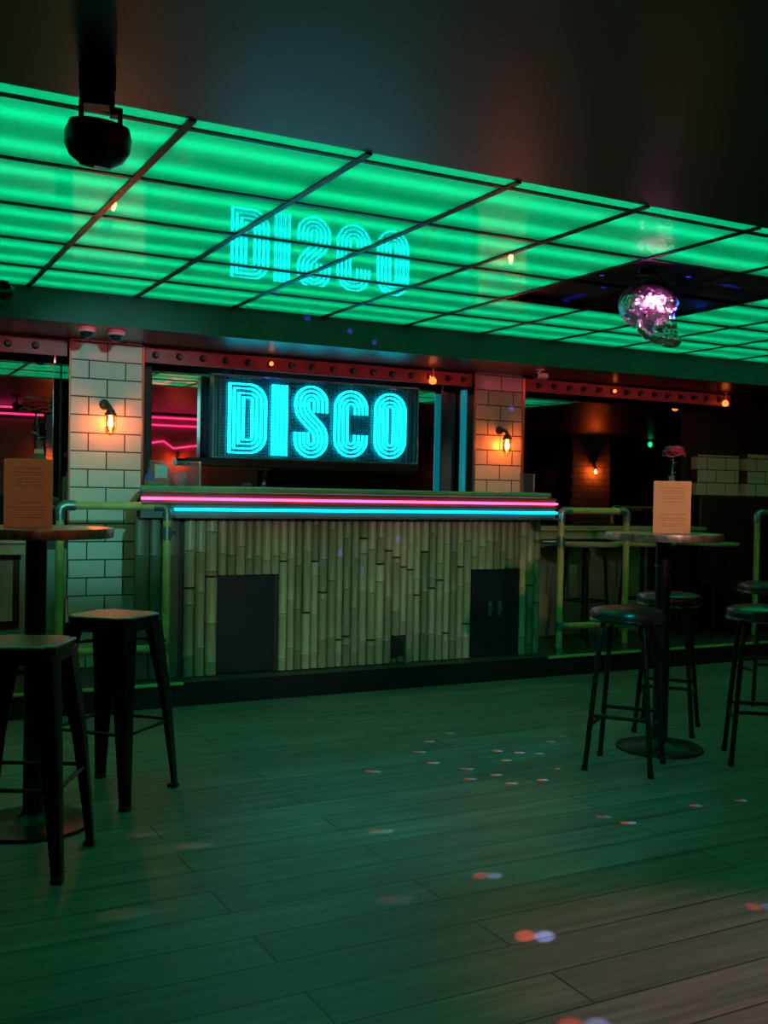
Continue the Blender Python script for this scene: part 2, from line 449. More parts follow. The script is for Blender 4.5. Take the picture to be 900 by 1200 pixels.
rx = [5.03 + .152*k for k in range(14)]
bulb_board(4.89, 7.16, rx, [rx[5]], 'maroon bulb board right of the second tiled pillar')
def pendant(x, y, label):
    t = thing('pendant_bulb', label, 'lamp', (x, y, 2.262))
    bm = bmesh.new(); lathe(bm, [(.022, 0), (.022, -.006), (.012, -.01), (.012, -.05), (.017, -.055), (.017, -.07)], seg=14)
    obj('holder', bm, M['copper'], t)
    bm = bmesh.new(); lathe(bm, [(.010, -.068), (.026, -.085), (.030, -.10), (.024, -.118), (.004, -.126)], seg=14)
    obj('bulb', bm, M['lit_bulb'], t)
pendant(4.00, 6.80, 'small orange bulb hanging above the right end of the lit sign')
pendant(7.02, 6.80, 'small orange bulb hanging at the far right end of the maroon board')
# mirror frame posts behind the bar
tag(bx('mirror_post', M['black_paint'], 1.86, 1.93, MY - .075, MY - .012, 1.0, 2.15, bevel=.006), 'flat black frame post beside the left tiled pillar behind the bar', 'post')
t = thing('painted_glow_post', 'slim round post beside the right tiled pillar, cyan light put in as glow', 'light', (4.352, 6.915, PZ))
bm = bmesh.new(); cyl(bm, (0, 0, .006), (0, 0, 1.98), .026, seg=24); obj('tube', bm, M['painted_cyan_glow'], t)
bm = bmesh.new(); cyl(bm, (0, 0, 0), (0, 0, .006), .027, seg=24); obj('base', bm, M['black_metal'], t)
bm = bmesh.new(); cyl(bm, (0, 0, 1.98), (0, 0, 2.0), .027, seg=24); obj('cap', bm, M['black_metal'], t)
# wainscot, ledges, booth and tiled partition on the raised floor
struct(bx('wall_wainscot', M['wainscot'], 4.89, 6.40, MY - .05, MY - .012, PZ, 1.03))
struct(bx('wall_wainscot_2', M['black_wall'], 6.40, 6.9, MY - .05, MY - .012, PZ, 1.03))
struct(bx('wall_wainscot_3', M['wainscot'], RX0, 1.33, MY - .05, MY - .012, PZ, .90))
def ledge(x0, x1, z, label):
    t = thing('wall_ledge', label, 'shelf', ((x0+x1)/2, MY - .15, z)); w = (x1-x0)/2
    bx('ledge_top', M['ledge_wood'], -w, w, -.15, .10, 0, .035, parent=t, bevel=.006)
    bx('apron', M['ledge_wood'], -w+.01, w-.01, -.12, -.10, -.07, 0, parent=t, bevel=.002)
ledge(4.90, 6.85, 1.03, 'long pale wooden wall ledge under the right mirror')
ledge(-1.2, 1.10, .95, 'pale wooden wall ledge under the left mirror behind the guard rail')
t = thing('framed_panel', 'grey panel in a black frame under the left wall ledge', 'panel', (.70, MY - .062, PZ))
bx('panel', M['wainscot'], -.34, .34, 0, .006, .3, .72, parent=t)
bm = bmesh.new()
for d in ((-.38, -.34, .26, .76), (.34, .38, .26, .76), (-.34, .34, .72, .76), (-.34, .34, .26, .30)): box(bm, d[0], d[1], -.012, .01, d[2], d[3])
obj('frame', bm, M['black_paint'], t, False)
t = thing('booth_bench', 'tall black booth bench against the tiled wall at right', 'bench', (7.9, 6.95, PZ))
bx('backrest', M['vinyl_black'], -1.0, 1.3, 0, .04, .35, 1.20, parent=t, bevel=.02)
bx('seat', M['vinyl_black'], -1.0, 1.3, -.50, 0, .30, .42, parent=t, bevel=.03)
bx('base', M['black_paint'], -1.0, 1.3, -.42, 0, 0, .30, parent=t)
pillar(6.94, 7.46, 7.04, MY, 1.715, 'wall_tiled_partition', 1.345)
pillar(7.52, 9.0, 6.995, MY, 1.735, 'wall_tiled_partition_2', 1.345)

# ================================================================ bar
BX0, BX1, BY = 1.64, 4.655, 6.285
bar = thing('bar_counter', 'bamboo fronted bar with pink and cyan neon under its top', 'bar', (3.15, BY, PZ))
def L(x, y, z): return (x - 3.15, y - BY, z - PZ)
def bbox(name, m_, x0, x1, y0, y1, z0, z1, bevel=0.0, parent=None):
    a = L(x0, y0, z0); b = L(x1, y1, z1)
    return bx(name, m_, a[0], b[0], a[1], b[1], a[2], b[2], parent=parent or bar, bevel=bevel)
bm = bmesh.new()
def slab(bm, pts, z0, z1):
    lo = [bm.verts.new(L(p[0], p[1], z0)) for p in pts]; hi = [bm.verts.new(L(p[0], p[1], z1)) for p in pts]
    bm.faces.new(lo[::-1]); bm.faces.new(hi)
    for i in range(len(pts)):
        j = (i+1) % len(pts); bm.faces.new((lo[i], lo[j], hi[j], hi[i]))
slab(bm, [(BX0, BY + .012), (BX1, BY + .012), (BX1, 6.80), (1.825, 6.80)], PZ, 1.25)
obj('carcass', bm, M['bar_body'], bar, False)
# top slab with a rounded front right corner
bm = bmesh.new()
pts = [(1.62, 6.15), (4.58, 6.15)]
for k in range(1, 9):
    a = -PI/2 + k*PI/16; pts.append((4.58 + .12*math.cos(a), 6.27 + .12*math.sin(a)))
pts += [(4.70, 6.60), (4.90, 6.74), (4.90, 6.83), (1.82, 6.83)]
slab(bm, pts, 1.292, 1.332)
obj('countertop', bm, M['bar_top'], bar, bevel=.012, bseg=3)
bbox('moulding', M['bar_wood'], 1.63, 4.70, 6.165, 6.24, 1.278, 1.2925, bevel=.003)
bbox('fascia', M['bar_fascia'], 1.64, 4.715, 6.20, 6.24, 1.135, 1.278)
bbox('fascia_lip', M['bar_fascia'], 1.84, 4.715, 6.165, 6.20, 1.135, 1.15)
bbox('moulding', M['bar_wood'], 1.64, 4.72, 6.175, 6.20, 1.218, 1.228)
def ntube(x0, x1, z, m_, lab):
    bm = bmesh.new()
    p = [L(x0, 6.195, z), L(x0, 6.182, z)] + [L(x0 + .012 + (x1-x0-.024)*k/4, 6.176, z) for k in range(5)] + [L(x1, 6.182, z), L(x1, 6.195, z)]
    tube(bm, p, .0085, 10)
    o = obj('neon_tube', bm, m_, bar); o['label'] = lab
for x0, x1 in ((1.645, 2.20), (2.215, 4.56), (4.575, 4.715)):
    ntube(x0, x1, 1.252, M['pink_tube'], 'pink neon tube')
for x0, x1 in ((1.85, 2.20), (2.215, 4.56), (4.575, 4.715)):
    ntube(x0, x1, 1.187, M['cyan_tube'], 'cyan neon tube')
# hatches
HL, HR = (2.125, 2.535), (4.05, 4.47)
def hatch(x0, x1, z1, lab):
    h = bbox('hatch_door', M['hatch'], x0, x1, BY - .012, BY + .011, PZ + .01, z1, bevel=.003); h['label'] = lab; return h
hatch(*HL, .772, 'plain blue black hatch door')
h = hatch(*HR, .775, 'blue black hatch door with two pale latches')
for x in (4.20, 4.285):
    bm = bmesh.new()
    box(bm, *[v for v in (x-3.15-.012, x-3.15+.012, -.022, -.012, .30, .40)])
    box(bm, x-3.15-.022, x-3.15+.022, -.028, -.02, .345, .36)
    o = obj('latch', bm, M['pale_scuff'], h)
# bamboo canes
def cane(name, x, r, z0, z1, m_, nodes, squash=1.0):
    prof = [(r*.98, z0)]
    z = z0
    for nz in nodes:
        if z0 + .02 < nz < z1 - .02:
            prof += [(r*.96, nz - .016), (r*1.07, nz - .006), (r*.86, nz), (r*1.08, nz + .005), (r*.97, nz + .018)]
    prof += [(r, z1)]
    bm = bmesh.new(); lathe(bm, prof, seg=12)
    o = obj(name, bm, m_, bar)
    o.location = L(x, BY, 0); o.scale = (1, squash, 1)
    return o
x = 1.672
for k in range(3):
    cane('bamboo_slat', x, .0475, PZ + .006, 1.135, M['bamboo_dark'], [.45 + .2*random.random(), .9], .35); x += .094
x = 1.93
HOLE = (3.40, 3.50)
rnd = random.Random(11)
while x < BX1 - .02:
    r = rnd.uniform(.026, .034) if x > 2.1 else rnd.uniform(.034, .042)
    if x + r > BX1 + .02: break
    cx = x + r
    z0 = PZ + .006
    for a, b, zt in ((HL[0], HL[1], .775), (HR[0], HR[1], .778)):
        if a - .012 < cx < b + .012: z0 = zt
    if HOLE[0] < cx < HOLE[1]: z0 = .335
    z1 = 1.135
    cut = rnd.uniform(z0 + .15, z1 - .12) if z1 - z0 > .5 else None
    if rnd.random() < .2: cut = None
    nodes = [rnd.uniform(z0 + .06, z0 + .2)]
    while nodes[-1] < z1: nodes.append(nodes[-1] + rnd.uniform(.24, .40))
    if cut:
        cane('bamboo_cane', cx, r * rnd.uniform(.92, .99), z0, cut - .006, M['bamboo'], nodes)
        cane('bamboo_cane', cx + rnd.uniform(-.003, .003), r * rnd.uniform(.92, 1.0), cut + .006, z1, M['bamboo'], nodes)
    else:
        cane('bamboo_cane', cx, r, z0, z1, M['bamboo'], nodes)
    x += 2*r*.97
bm = bmesh.new()
pz = []
for k in range(22):
    a = 2*PI*k/22; rr = 1 + .22*math.sin(3*a+1) + .12*math.sin(7*a)
    pz.append((3.45 + .05*rr*math.cos(a), .235 + .085*rr*math.sin(a)))
lo = [bm.verts.new(L(p[0], BY + .01, p[1])) for p in pz]; hi = [bm.verts.new(L(p[0], BY - .006, p[1])) for p in pz]
bm.faces.new(hi)
for i in range(22): bm.faces.new((lo[i], lo[(i+1) % 22], hi[(i+1) % 22], hi[i]))
o = obj('scorched_hole', bm, M['burnt'], bar, False); o['label'] = 'dark broken hole in the bamboo front'
for k, xx in enumerate((3.425, 3.475)):      # splintered stubs under the hole
    cane('bamboo_cane', xx, .024, PZ + .006, .175 + .012*k, M['bamboo_dark'], [])
bm = bmesh.new()
for k in range(7):
    a = k*.9; p0 = Vector((0, 0, .004)); p1 = Vector((.035*math.cos(a), .02*math.sin(a), .012 + .012*(k % 3)))
    s = Vector((-.008*math.sin(a), .008*math.cos(a), .004))
    vs = [bm.verts.new(p) for p in (p0, (p0+p1)/2 + s, p1, (p0+p1)/2 - s)]
    bm.faces.new(vs)
tag(obj('leaf_scrap', bm, M['leaf'], None, False, loc=(3.47, 6.19, PZ + .002)), 'crumpled green leaf scrap on the step below the hole in the bamboo', 'litter')

# ================================================================ lit sign
sg = thing('disco_sign', 'large cyan lit sign reading DISCO hung before the bar mirror', 'sign', (2.325, 6.96, 1.535))
SW, SH = 1.64, .585
bm = bmesh.new()
box(bm, 0, SW, .030, .034, 0, SH)
obj('led_backing', bm, M['sign_mesh'], sg, False)
bm = bmesh.new()
for k in range(49):
    x = .012 + (SW-.024)*k/48; box(bm, x-.0013, x+.0013, -.006, -.003, .012, SH-.012)
for k in range(27):
    z = .012 + (SH-.024)*k/26; box(bm, .012, SW-.012, -.0075, -.0045, z-.0013, z+.0013)
obj('wire_mesh', bm, M['wire'], sg, False)
bm = bmesh.new()
for d in ((0, SW, SH-.014, SH), (0, SW, 0, .010), (0, .010, .010, SH-.014), (SW-.010, SW, .010, SH-.014)): box(bm, d[0], d[1], -.02, .055, d[2], d[3])
o = obj('frame', bm, M['sign_edge'], sg, False, bevel=.002); o['label'] = 'clear acrylic box frame'
o = bx('support_bar', M['black_paint'], -.17, SW + .0, -.03, .06, -.055, -.004, parent=sg, bevel=.004); o['label'] = 'black support bar'
for x in [.012 + .020*k for k in range(5)] + [SW-.085, SW-.062, SW-.038]:
    bx('unlit_led_strip', M['sign_edge'], x, x+.011, .006, .012, .015, SH-.03, parent=sg)
for x in (.25, SW-.25):
    bm = bmesh.new(); cyl(bm, (x, .02, SH-.004), (x, .02, 2.262-1.535), .006, seg=10); obj('hanger_rod', bm, M['black_metal'], sg)
def ribbon(bm, pts, closed=False, wv=.0112, wh=.0056):
    """flat LED strip along (x, z) points: wide where it runs upright, thin where it runs level"""
    P_ = [Vector((p[0], p[1])) for p in pts]; n_ = len(P_); a = []; b = []
    for i, p in enumerate(P_):
        t_ = (P_[(i+1) % n_] - P_[i-1]) if closed else (P_[min(i+1, n_-1)] - P_[max(i-1, 0)])
        t_.normalize(); w = wh + (wv - wh)*abs(t_.y)
        nn = Vector((-t_.y, t_.x))*w
        a.append(p+nn); b.append(p-nn)
    idx = range(n_ if closed else n_-1)
    F = [[bm.verts.new((q.x, y, q.y)) for q in s] for y in (0.0, .005) for s in (a, b)]
    for i in idx:
        j = (i+1) % n_
        bm.faces.new((F[0][i], F[0][j], F[1][j], F[1][i])); bm.faces.new((F[2][i], F[3][i], F[3][j], F[2][j]))
        bm.faces.new((F[0][i], F[2][i], F[2][j], F[0][j])); bm.faces.new((F[1][i], F[1][j], F[3][j], F[3][i]))
def rpoly(pts, closed=False, n_=8):
    """polyline with corner radii: (x, z, r)"""
    out = []; N = len(pts)
    for i, (x, z, r) in enumerate(pts):
        p = Vector((x, z))
        if r <= 0 or (not closed and i in (0, N-1)): out.append(p); continue
        a = Vector(pts[i-1][:2]) - p; b = Vector(pts[(i+1) % N][:2]) - p
        a.normalize(); b.normalize()
        ang = math.acos(max(-1, min(1, a.dot(b)))); d = r/math.tan(ang/2)
        c = p + (a+b).normalized()*(r/math.sin(ang/2))
        s = p + a*d; e = p + b*d
        v0 = s - c; v1 = e - c
        a0 = math.atan2(v0.y, v0.x); da = math.atan2(v1.y, v1.x) - a0
        while da > PI: da -= 2*PI
        while da < -PI: da += 2*PI
        for k in range(n_+1):
            out.append(c + r*Vector((math.cos(a0+da*k/n_), math.sin(a0+da*k/n_))))
    return out
PT = .0335
LZ0, LZ1 = .030, .535
def letter(ch, x0, x1):
    bm = bmesh.new(); w = x1-x0
    for k in range(4):
        i = .016 + PT*k
        a, b, c, d = x0+i, x1-i, LZ0+.012+(i-.016)*.92, LZ1-.012-(i-.016)*.92
        if ch == 'D':
            r = max(.012, w/2*.92 - i)
            ribbon(bm, rpoly([(a, c, .004), (b, c, r), (b, d, r), (a, d, .004)], True), True)
        elif ch == 'O':
            r = max(.010, w/2 - i - .002)
            ribbon(bm, rpoly([(a, c, r), (b, c, r), (b, d, r), (a, d, r)], True), True)
        elif ch == 'C':
            r = max(.010, w/2 - i - .002); H = LZ1-LZ0
            ribbon(bm, rpoly([(b, LZ1-.36*H, 0), (b, d, r), (a, d, r), (a, c, r), (b, c, r), (b, LZ0+.34*H, 0)]))
        elif ch == 'I':
            ribbon(bm, [(a, LZ0), (a, LZ1)], wv=.0118)
        elif ch == 'S':
            H = LZ1-LZ0; m_ = .067; ce = rpoly([(x1-m_, LZ1-.36*H, 0), (x1-m_, LZ1-.042, .078), (x0+m_, LZ1-.042, .078), (x0+m_, LZ1-.36*H, .12), (x1-m_, LZ0+.36*H, .12), (x1-m_, LZ0+.042, .078), (x0+m_, LZ0+.042, .078), (x0+m_, LZ0+.35*H, 0)], False, 10)
            off = (k-1.5)*PT; q = []
            for j, p in enumerate(ce):
                t_ = ce[min(j+1, len(ce)-1)] - ce[max(j-1, 0)]; t_.normalize()
                # arches keep their height: squeeze the offset where the stroke runs level
                q.append(p + Vector((-t_.y, t_.x))*off*(1 - .10*abs(t_.x)**2))
            ribbon(bm, q)
    o = obj('letter', bm, M['sign_led'], sg, False); o['label'] = 'cyan letter ' + ch + ' of four parallel strips'
for ch, a, b in (('D', .115, .415), ('I', .44, .575), ('S', .612, .895), ('C', .93, 1.22), ('O', 1.262, 1.548)):
    letter(ch, a, b)

# ================================================================ caged wall lamps
def cage_lamp(x, y, z, rotz, label, strength=None):
    """origin on the wall, lamp pointing out along -Y"""
    t = thing('cage_lamp', label, 'wall lamp', (x, y, z), rotz)
    bm = bmesh.new(); lathe(bm, [(.034, 0), (.034, .006), (.028, .014), (.016, .018)], seg=20)
    obj('wall_plate', bm, M['patina'], t, loc=(-.022, 0, .105), rot=(PI/2, 0, 0))
    bm = bmesh.new(); tube(bm, [(-.022, -.012, .105), (-.02, -.045, .108), (-.012, -.07, .10), (0, -.078, .08), (0, -.08, .055)], .013, 12)
    obj('arm', bm, M['patina'], t)
    bm = bmesh.new(); lathe(bm, [(.014, .075), (.024, .07), (.030, .05), (.038, .046), (.038, .034), (.030, .03)], (0, -.08, 0), 20)
    obj('cap', bm, M['patina'], t)
    bm = bmesh.new(); lathe(bm, [(.026, .032), (.029, -.02), (.027, -.05), (.016, -.072), (.002, -.078)], (0, -.08, 0), 20)
    obj('glass_jar', bm, M['lamp_glass'], t)
    bm = bmesh.new(); lathe(bm, [(.008, .03), (.009, .012), (.015, -.004), (.017, -.02), (.013, -.036), (.003, -.043)], (0, -.08, 0), 16)
    obj('bulb', bm, M['bulb'], t)
    bm = bmesh.new()
    for k in range(6):
        a = k*PI/3
        tube(bm, [((.034*f)*math.cos(a), -.08 + (.034*f)*math.sin(a), zz) for f, zz in ((1.05, .038), (1.1, 0), (1.1, -.045), (.8, -.075), (.35, -.092), (.0, -.096))], .0017, 6)
    for zz in (.0, -.045): tube(bm, [(.0374*math.cos(a), -.08 + .0374*math.sin(a), zz) for a in [2*PI*k/20 for k in range(20)]], .0017, 6, True)
    obj('cage', bm, M['patina'], t)
    return t
cage_lamp(1.585, WY - .03, 1.745, 0, 'orange caged lamp on the left tiled pillar')
cage_lamp(4.668, WY - .03, 1.715, 0, 'orange caged lamp on the right tiled pillar')

# ================================================================ security cameras, stage lights
def dome(x, y, label):
    t = thing('dome_camera', label, 'security camera', (x, y, 2.262))
    bm = bmesh.new(); lathe(bm, [(.052, 0), (.055, -.012), (.050, -.026), (.042, -.030)], seg=24); obj('base', bm, M['dome_white'], t)
    bm = bmesh.new(); lathe(bm, [(.040, -.029), (.037, -.046), (.026, -.060), (.010, -.067), (.001, -.068)], seg=24); obj('dome', bm, M['dome_smoke'], t)
dome(1.335, 6.33, 'white dome camera under the soffit, over the left pillar corner')
dome(1.515, 6.36, 'second white dome camera under the soffit, nearer the bar')
t = thing('bullet_camera', 'small white bullet camera under the soffit right of the right pillar', 'security camera', (4.70, 6.40, 2.262))
bm = bmesh.new(); lathe(bm, [(.03, 0), (.03, -.008), (.01, -.012), (.009, -.035)], seg=16); obj('bracket', bm, M['dome_white'], t)
bm = bmesh.new(); cyl(bm, (-.055, -.02, -.052), (.06, .01, -.048), .023, .025, 18); obj('housing', bm, M['dome_white'], t)
bm = bmesh.new(); cyl(bm, (-.062, -.022, -.0525), (-.054, -.02, -.052), .02, .021, 18); obj('lens', bm, M['dome_smoke'], t)

t = thing('moving_head_light', 'black moving head stage light hung from the dark ceiling at upper left', 'stage light', (.625, 2.86, CZ), math.radians(-12))
bm = bmesh.new(); box(bm, -.05, .045, -.05, .05, -.075, 0); obj('base', bm, M['black_paint'], t, bevel=.008)
bm = bmesh.new()
box(bm, -.047, .043, -.03, .03, -.105, -.072)
box(bm, -.05, -.036, -.022, .022, -.20, -.09); box(bm, .052, .064, -.022, .022, -.20, -.12); box(bm, .03, .064, -.022, .022, -.125, -.105)
obj('yoke', bm, M['black_paint'], t, bevel=.004)
bm = bmesh.new()
lathe(bm, [(.055, .062), (.078, .055), (.088, .025), (.086, -.01), (.070, -.038), (.045, -.052), (.02, -.056)], seg=26)
hd = obj('lamp_head', bm, M['black_paint'], t, loc=(.0, 0, -.205), rot=(math.radians(10), math.radians(5), 0))
bm = bmesh.new(); lathe(bm, [(.044, -.0535), (.040, -.058), (.002, -.061)], seg=22); obj('lens', bm, M['dome_smoke'], hd)
t = thing('par_light', 'small black spotlight under the lit ceiling at the far left edge', 'stage light', (.82, 6.03, CZ - .004))
bm = bmesh.new(); cyl(bm, (0, 0, -.012), (0, 0, 0), .03, seg=16); cyl(bm, (0, 0, -.03), (0, 0, -.012), .008, seg=10); obj('mount', bm, M['black_paint'], t)
bm = bmesh.new(); lathe(bm, [(.025, -.06), (.034, -.05), (.036, .02), (.045, .05), (.045, .06)], seg=20)
obj('can', bm, M['black_paint'], t, loc=(-.01, -.01, -.06), rot=(math.radians(100), 0, math.radians(-60)))
bm = bmesh.new()
for k in range(4):
    a = k*PI/2 + .4
    vs = [bm.verts.new(p) for p in ((.04*math.cos(a-.5), .04*math.sin(a-.5), 0), (.04*math.cos(a+.5), .04*math.sin(a+.5), 0), (.07*math.cos(a+.45), .07*math.sin(a+.45), .05), (.07*math.cos(a-.45), .07*math.sin(a-.45), .05))]
    bm.faces.new(vs)
obj('barn_door', bm, M['black_paint'], t, False, loc=(.045, -.042, -.072), rot=(math.radians(100), 0, math.radians(-60)))

# ================================================================ mirrored skull
def mirror_mosaic():
    mt, t, b = nt('mirror_mosaic')
    tc = t.nodes.new('ShaderNodeTexCoord')
    v = t.nodes.new('ShaderNodeTexVoronoi'); v.inputs['Scale'].default_value = 85; v.feature = 'F1'
    t.links.new(tc.outputs['Object'], v.inputs['Vector'])
    e = t.nodes.new('ShaderNodeTexVoronoi'); e.inputs['Scale'].default_value = 85; e.feature = 'DISTANCE_TO_EDGE'
    t.links.new(tc.outputs['Object'], e.inputs['Vector'])
    r = t.nodes.new('ShaderNodeValToRGB'); r.color_ramp.elements[0].position = .03; r.color_ramp.elements[1].position = .07
    r.color_ramp.elements[0].color = (.06, .05, .07, 1); r.color_ramp.elements[1].color = (.85, .82, .88, 1)
    t.links.new(e.outputs['Distance'], r.inputs[0]); t.links.new(r.outputs[0], b.inputs['Base Color'])
    # each little mirror is tilted its own way
    g = t.nodes.new('ShaderNodeNewGeometry')
    s = t.nodes.new('ShaderNodeVectorMath'); s.operation = 'SUBTRACT'; s.inputs[1].default_value = (.5, .5, .5)
    t.links.new(v.outputs['Color'], s.inputs[0])
    k = t.nodes.new('ShaderNodeVectorMath'); k.operation = 'SCALE'; k.inputs['Scale'].default_value = .55
    t.links.new(s.outputs[0], k.inputs[0])
    a = t.nodes.new('ShaderNodeVectorMath'); a.operation = 'ADD'
    t.links.new(g.outputs['Normal'], a.inputs[0]); t.links.new(k.outputs[0], a.inputs[1])
    nn = t.nodes.new('ShaderNodeVectorMath'); nn.operation = 'NORMALIZE'
    t.links.new(a.outputs[0], nn.inputs[0]); t.links.new(nn.outputs[0], b.inputs['Normal'])
    b.inputs['Metallic'].default_value = 1.0; b.inputs['Roughness'].default_value = .30
    return mt
M['mirror_tile'] = mirror_mosaic()
SKX, SKY, SKZ = 3.675, 4.10, 2.285
sk = thing('mirrored_skull', 'mirror tiled skull hanging from the dark ceiling recess, lit pink and blue', 'disco ball', (SKX, SKY, SKZ), math.radians(-58)); sk.scale = (1.15, 1.15, 1.0)
def remesh(o, vox, sm=6):
    r_ = o.modifiers.new('remesh', 'REMESH'); r_.mode = 'VOXEL'; r_.voxel_size = vox; r_.use_smooth_shade = True
    s_ = o.modifiers.new('smooth', 'SMOOTH'); s_.iterations = sm; s_.factor = .5
# local frame: the face looks along +X... skull long axis X, width Y
def push(verts, fn):
    for v in verts: v.co = fn(v.co)
bm = bmesh.new()
vs = ball(bm, (0, 0, 0), 1, sub=5)
def cran(p):
    x, y, z = p
    q = Vector((x*.130, y*.115, z*.122))
    if x < 0: q.z += .012*x*x                          # back of the head rises
    if z < -.35 and x > .0: q.z += (-.35-z)*.02
    # brow ridge, eye sockets, nose, cheek bones
    def bumpy(cx, cy, cz, rad, amt):
        d = math.sqrt((x-cx)**2 + (abs(y)-cy)**2 + (z-cz)**2)
        return amt*math.exp(-(d/rad)**2)
    k = 1 + bumpy(.86, .32, .02, .20, .10) + bumpy(.72, .62, -.45, .22, .16) - bumpy(.88, .38, -.26, .21, .34) - bumpy(.90, .0, -.55, .13, .26)
    if x > .45 and z < -.2: k += .10*(x-.45)           # upper jaw pushes forward
    return q*k
push(vs, cran)
obj('cranium', bm, M['mirror_tile'], sk)
bm = bmesh.new()
box(bm, .035, .125, -.055, .055, -.135, -.075)          # upper jaw
o = obj('upper_jaw', bm, M['mirror_tile'], sk, bevel=.022, bseg=4)
bm = bmesh.new()
# horseshoe of the lower jaw: chin, sides, rising branch
pts = []
for k in range(13):
    a = -PI*.62 + 2*PI*.62*k/12
    pts.append((.048 + .082*math.cos(a), .060*math.sin(a), -.168 - .018*math.cos(a)))
pts = [(-.012, -.075, -.075), (-.012, -.073, -.12)] + pts + [(-.012, .073, -.12), (-.012, .075, -.075)]
tube(bm, pts, [.014, .02] + [.024]*13 + [.02, .014], 10)
box(bm, .075, .135, -.03, .03, -.215, -.16)
jw = obj('lower_jaw', bm, M['mirror_tile'], sk); remesh(jw, .007)
for top in (True, False):
    bm = bmesh.new()
    for k in range(8):
        a = -PI*.33 + 2*PI*.33*k/7
        cx, cy = .052 + .078*math.cos(a), .056*math.sin(a); zz = -.139 if top else -.158
        box(bm, cx-.008, cx+.008, cy-.008, cy+.008, zz-.011, zz+.011)
    obj('teeth', bm, M['chrome'], sk, True, bevel=.003)
bm = bmesh.new(); cyl(bm, (0, 0, .11), (0, 0, CZ + .034 - SKZ), .006, seg=10); lathe(bm, [(.03, .112), (.03, .124), (.012, .128)], seg=16); obj('hanger', bm, M['chrome'], sk)
bm = bmesh.new(); lathe(bm, [(.045, .0), (.045, -.02), (.02, -.026)], (0, 0, CZ + .034 - SKZ), 18); obj('motor', bm, M['black_metal'], sk)

def spot(name, loc, target, watts, col, size_deg, blend=.6, rad=.01):
    l = bpy.data.lights.new(name, 'SPOT'); l.energy = watts; l.color = col; l.spot_size = math.radians(size_deg); l.spot_blend = blend
    l.shadow_soft_size = rad
    o = bpy.data.objects.new(name, l); COL.objects.link(o); o.location = loc
    o.rotation_euler = (Vector(target) - Vector(loc)).to_track_quat('-Z', 'Y').to_euler()
    return o
# aim point of the pin spots added for the skull
SK = Vector((SKX, SKY, SKZ - .02))
# fill spots added in the dark ceiling for the bar wall, cards and floor
def added_fill_spot(x, y, tgt, watts, col, size, label):
    t = thing('added_fill_spot', label, 'stage light', (x, y, CZ))
    d = (Vector(tgt) - Vector((x, y, CZ - .13))).normalized()
    q = d.to_track_quat('-Z', 'Y').to_euler()
    bm = bmesh.new(); cyl(bm, (0, 0, -.015), (0, 0, 0), .05, seg=18); cyl(bm, (0, 0, -.10), (0, 0, -.015), .01, seg=10); obj('mount', bm, M['black_paint'], t)
    bm = bmesh.new(); lathe(bm, [(.02, .07), (.045, .06), (.048, -.05), (.046, -.055), (.042, -.05), (.038, .045)], seg=20)
    obj('can', bm, M['black_paint'], t, loc=(0, 0, -.13), rot=q)
    o = spot('added_fill_spot_light', Vector((x, y, CZ - .13)) + d*.065, tgt, watts, col, size, .7, .03)
WARM = (1.0, .80, .78); TEAL = (.0, .95, .80)
FILL_W = .30
added_fill_spot(1.0, .9, (1.6, 6.8, 1.55), 1250*FILL_W, (.26, 1.0, .92), 20, 'added black fill spot with a pale teal filter aimed at the left tiled pillar')
added_fill_spot(2.0, .8, (2.7, 6.3, .78), 560*FILL_W, WARM, 20, 'added black fill spot aimed at the left half of the bar')
added_fill_spot(2.8, .7, (4.1, 6.3, .85), 560*FILL_W, WARM, 20, 'added black fill spot aimed at the right half of the bar')
added_fill_spot(3.6, .8, (5.4, 6.6, 1.35), 300*FILL_W, WARM, 16, 'added black fill spot aimed at the right mirror')
added_fill_spot(3.3, .3, (2.35, 1.75, 0), 190, (1.0, .28, .55), 32, 'added black fill spot with a rose filter aimed at the floor')
added_fill_spot(1.5, 1.0, (2.75, 4.6, 0), 130, TEAL, 44, 'added black fill spot with a teal filter aimed at the middle of the floor')
added_fill_spot(.75, .1, (.68, 4.12, 1.38), 100, (1.0, .28, .26), 10, 'added black fill spot with a rose filter aimed at the left menu card')
added_fill_spot(2.4, .4, (3.80, 4.02, 1.27), 230, (1.0, .48, .28), 6, 'added black fill spot with an amber filter aimed at the right menu card')
spot('added_pink_pin_spot', (2.30, 2.5, 2.38), SK, 800, (1.0, .20, .75), 6.4, .5, .02)  # pin spots added to light the skull
spot('added_blue_pin_spot', (5.4, 3.2, 2.38), SK, 3500, (.06, .10, 1.0), 5, .5, .02)
spot('added_rose_pin_spot', (3.2, 2.2, 2.38), SK, 1100, (1.0, .16, .50), 5.8, .5, .02)
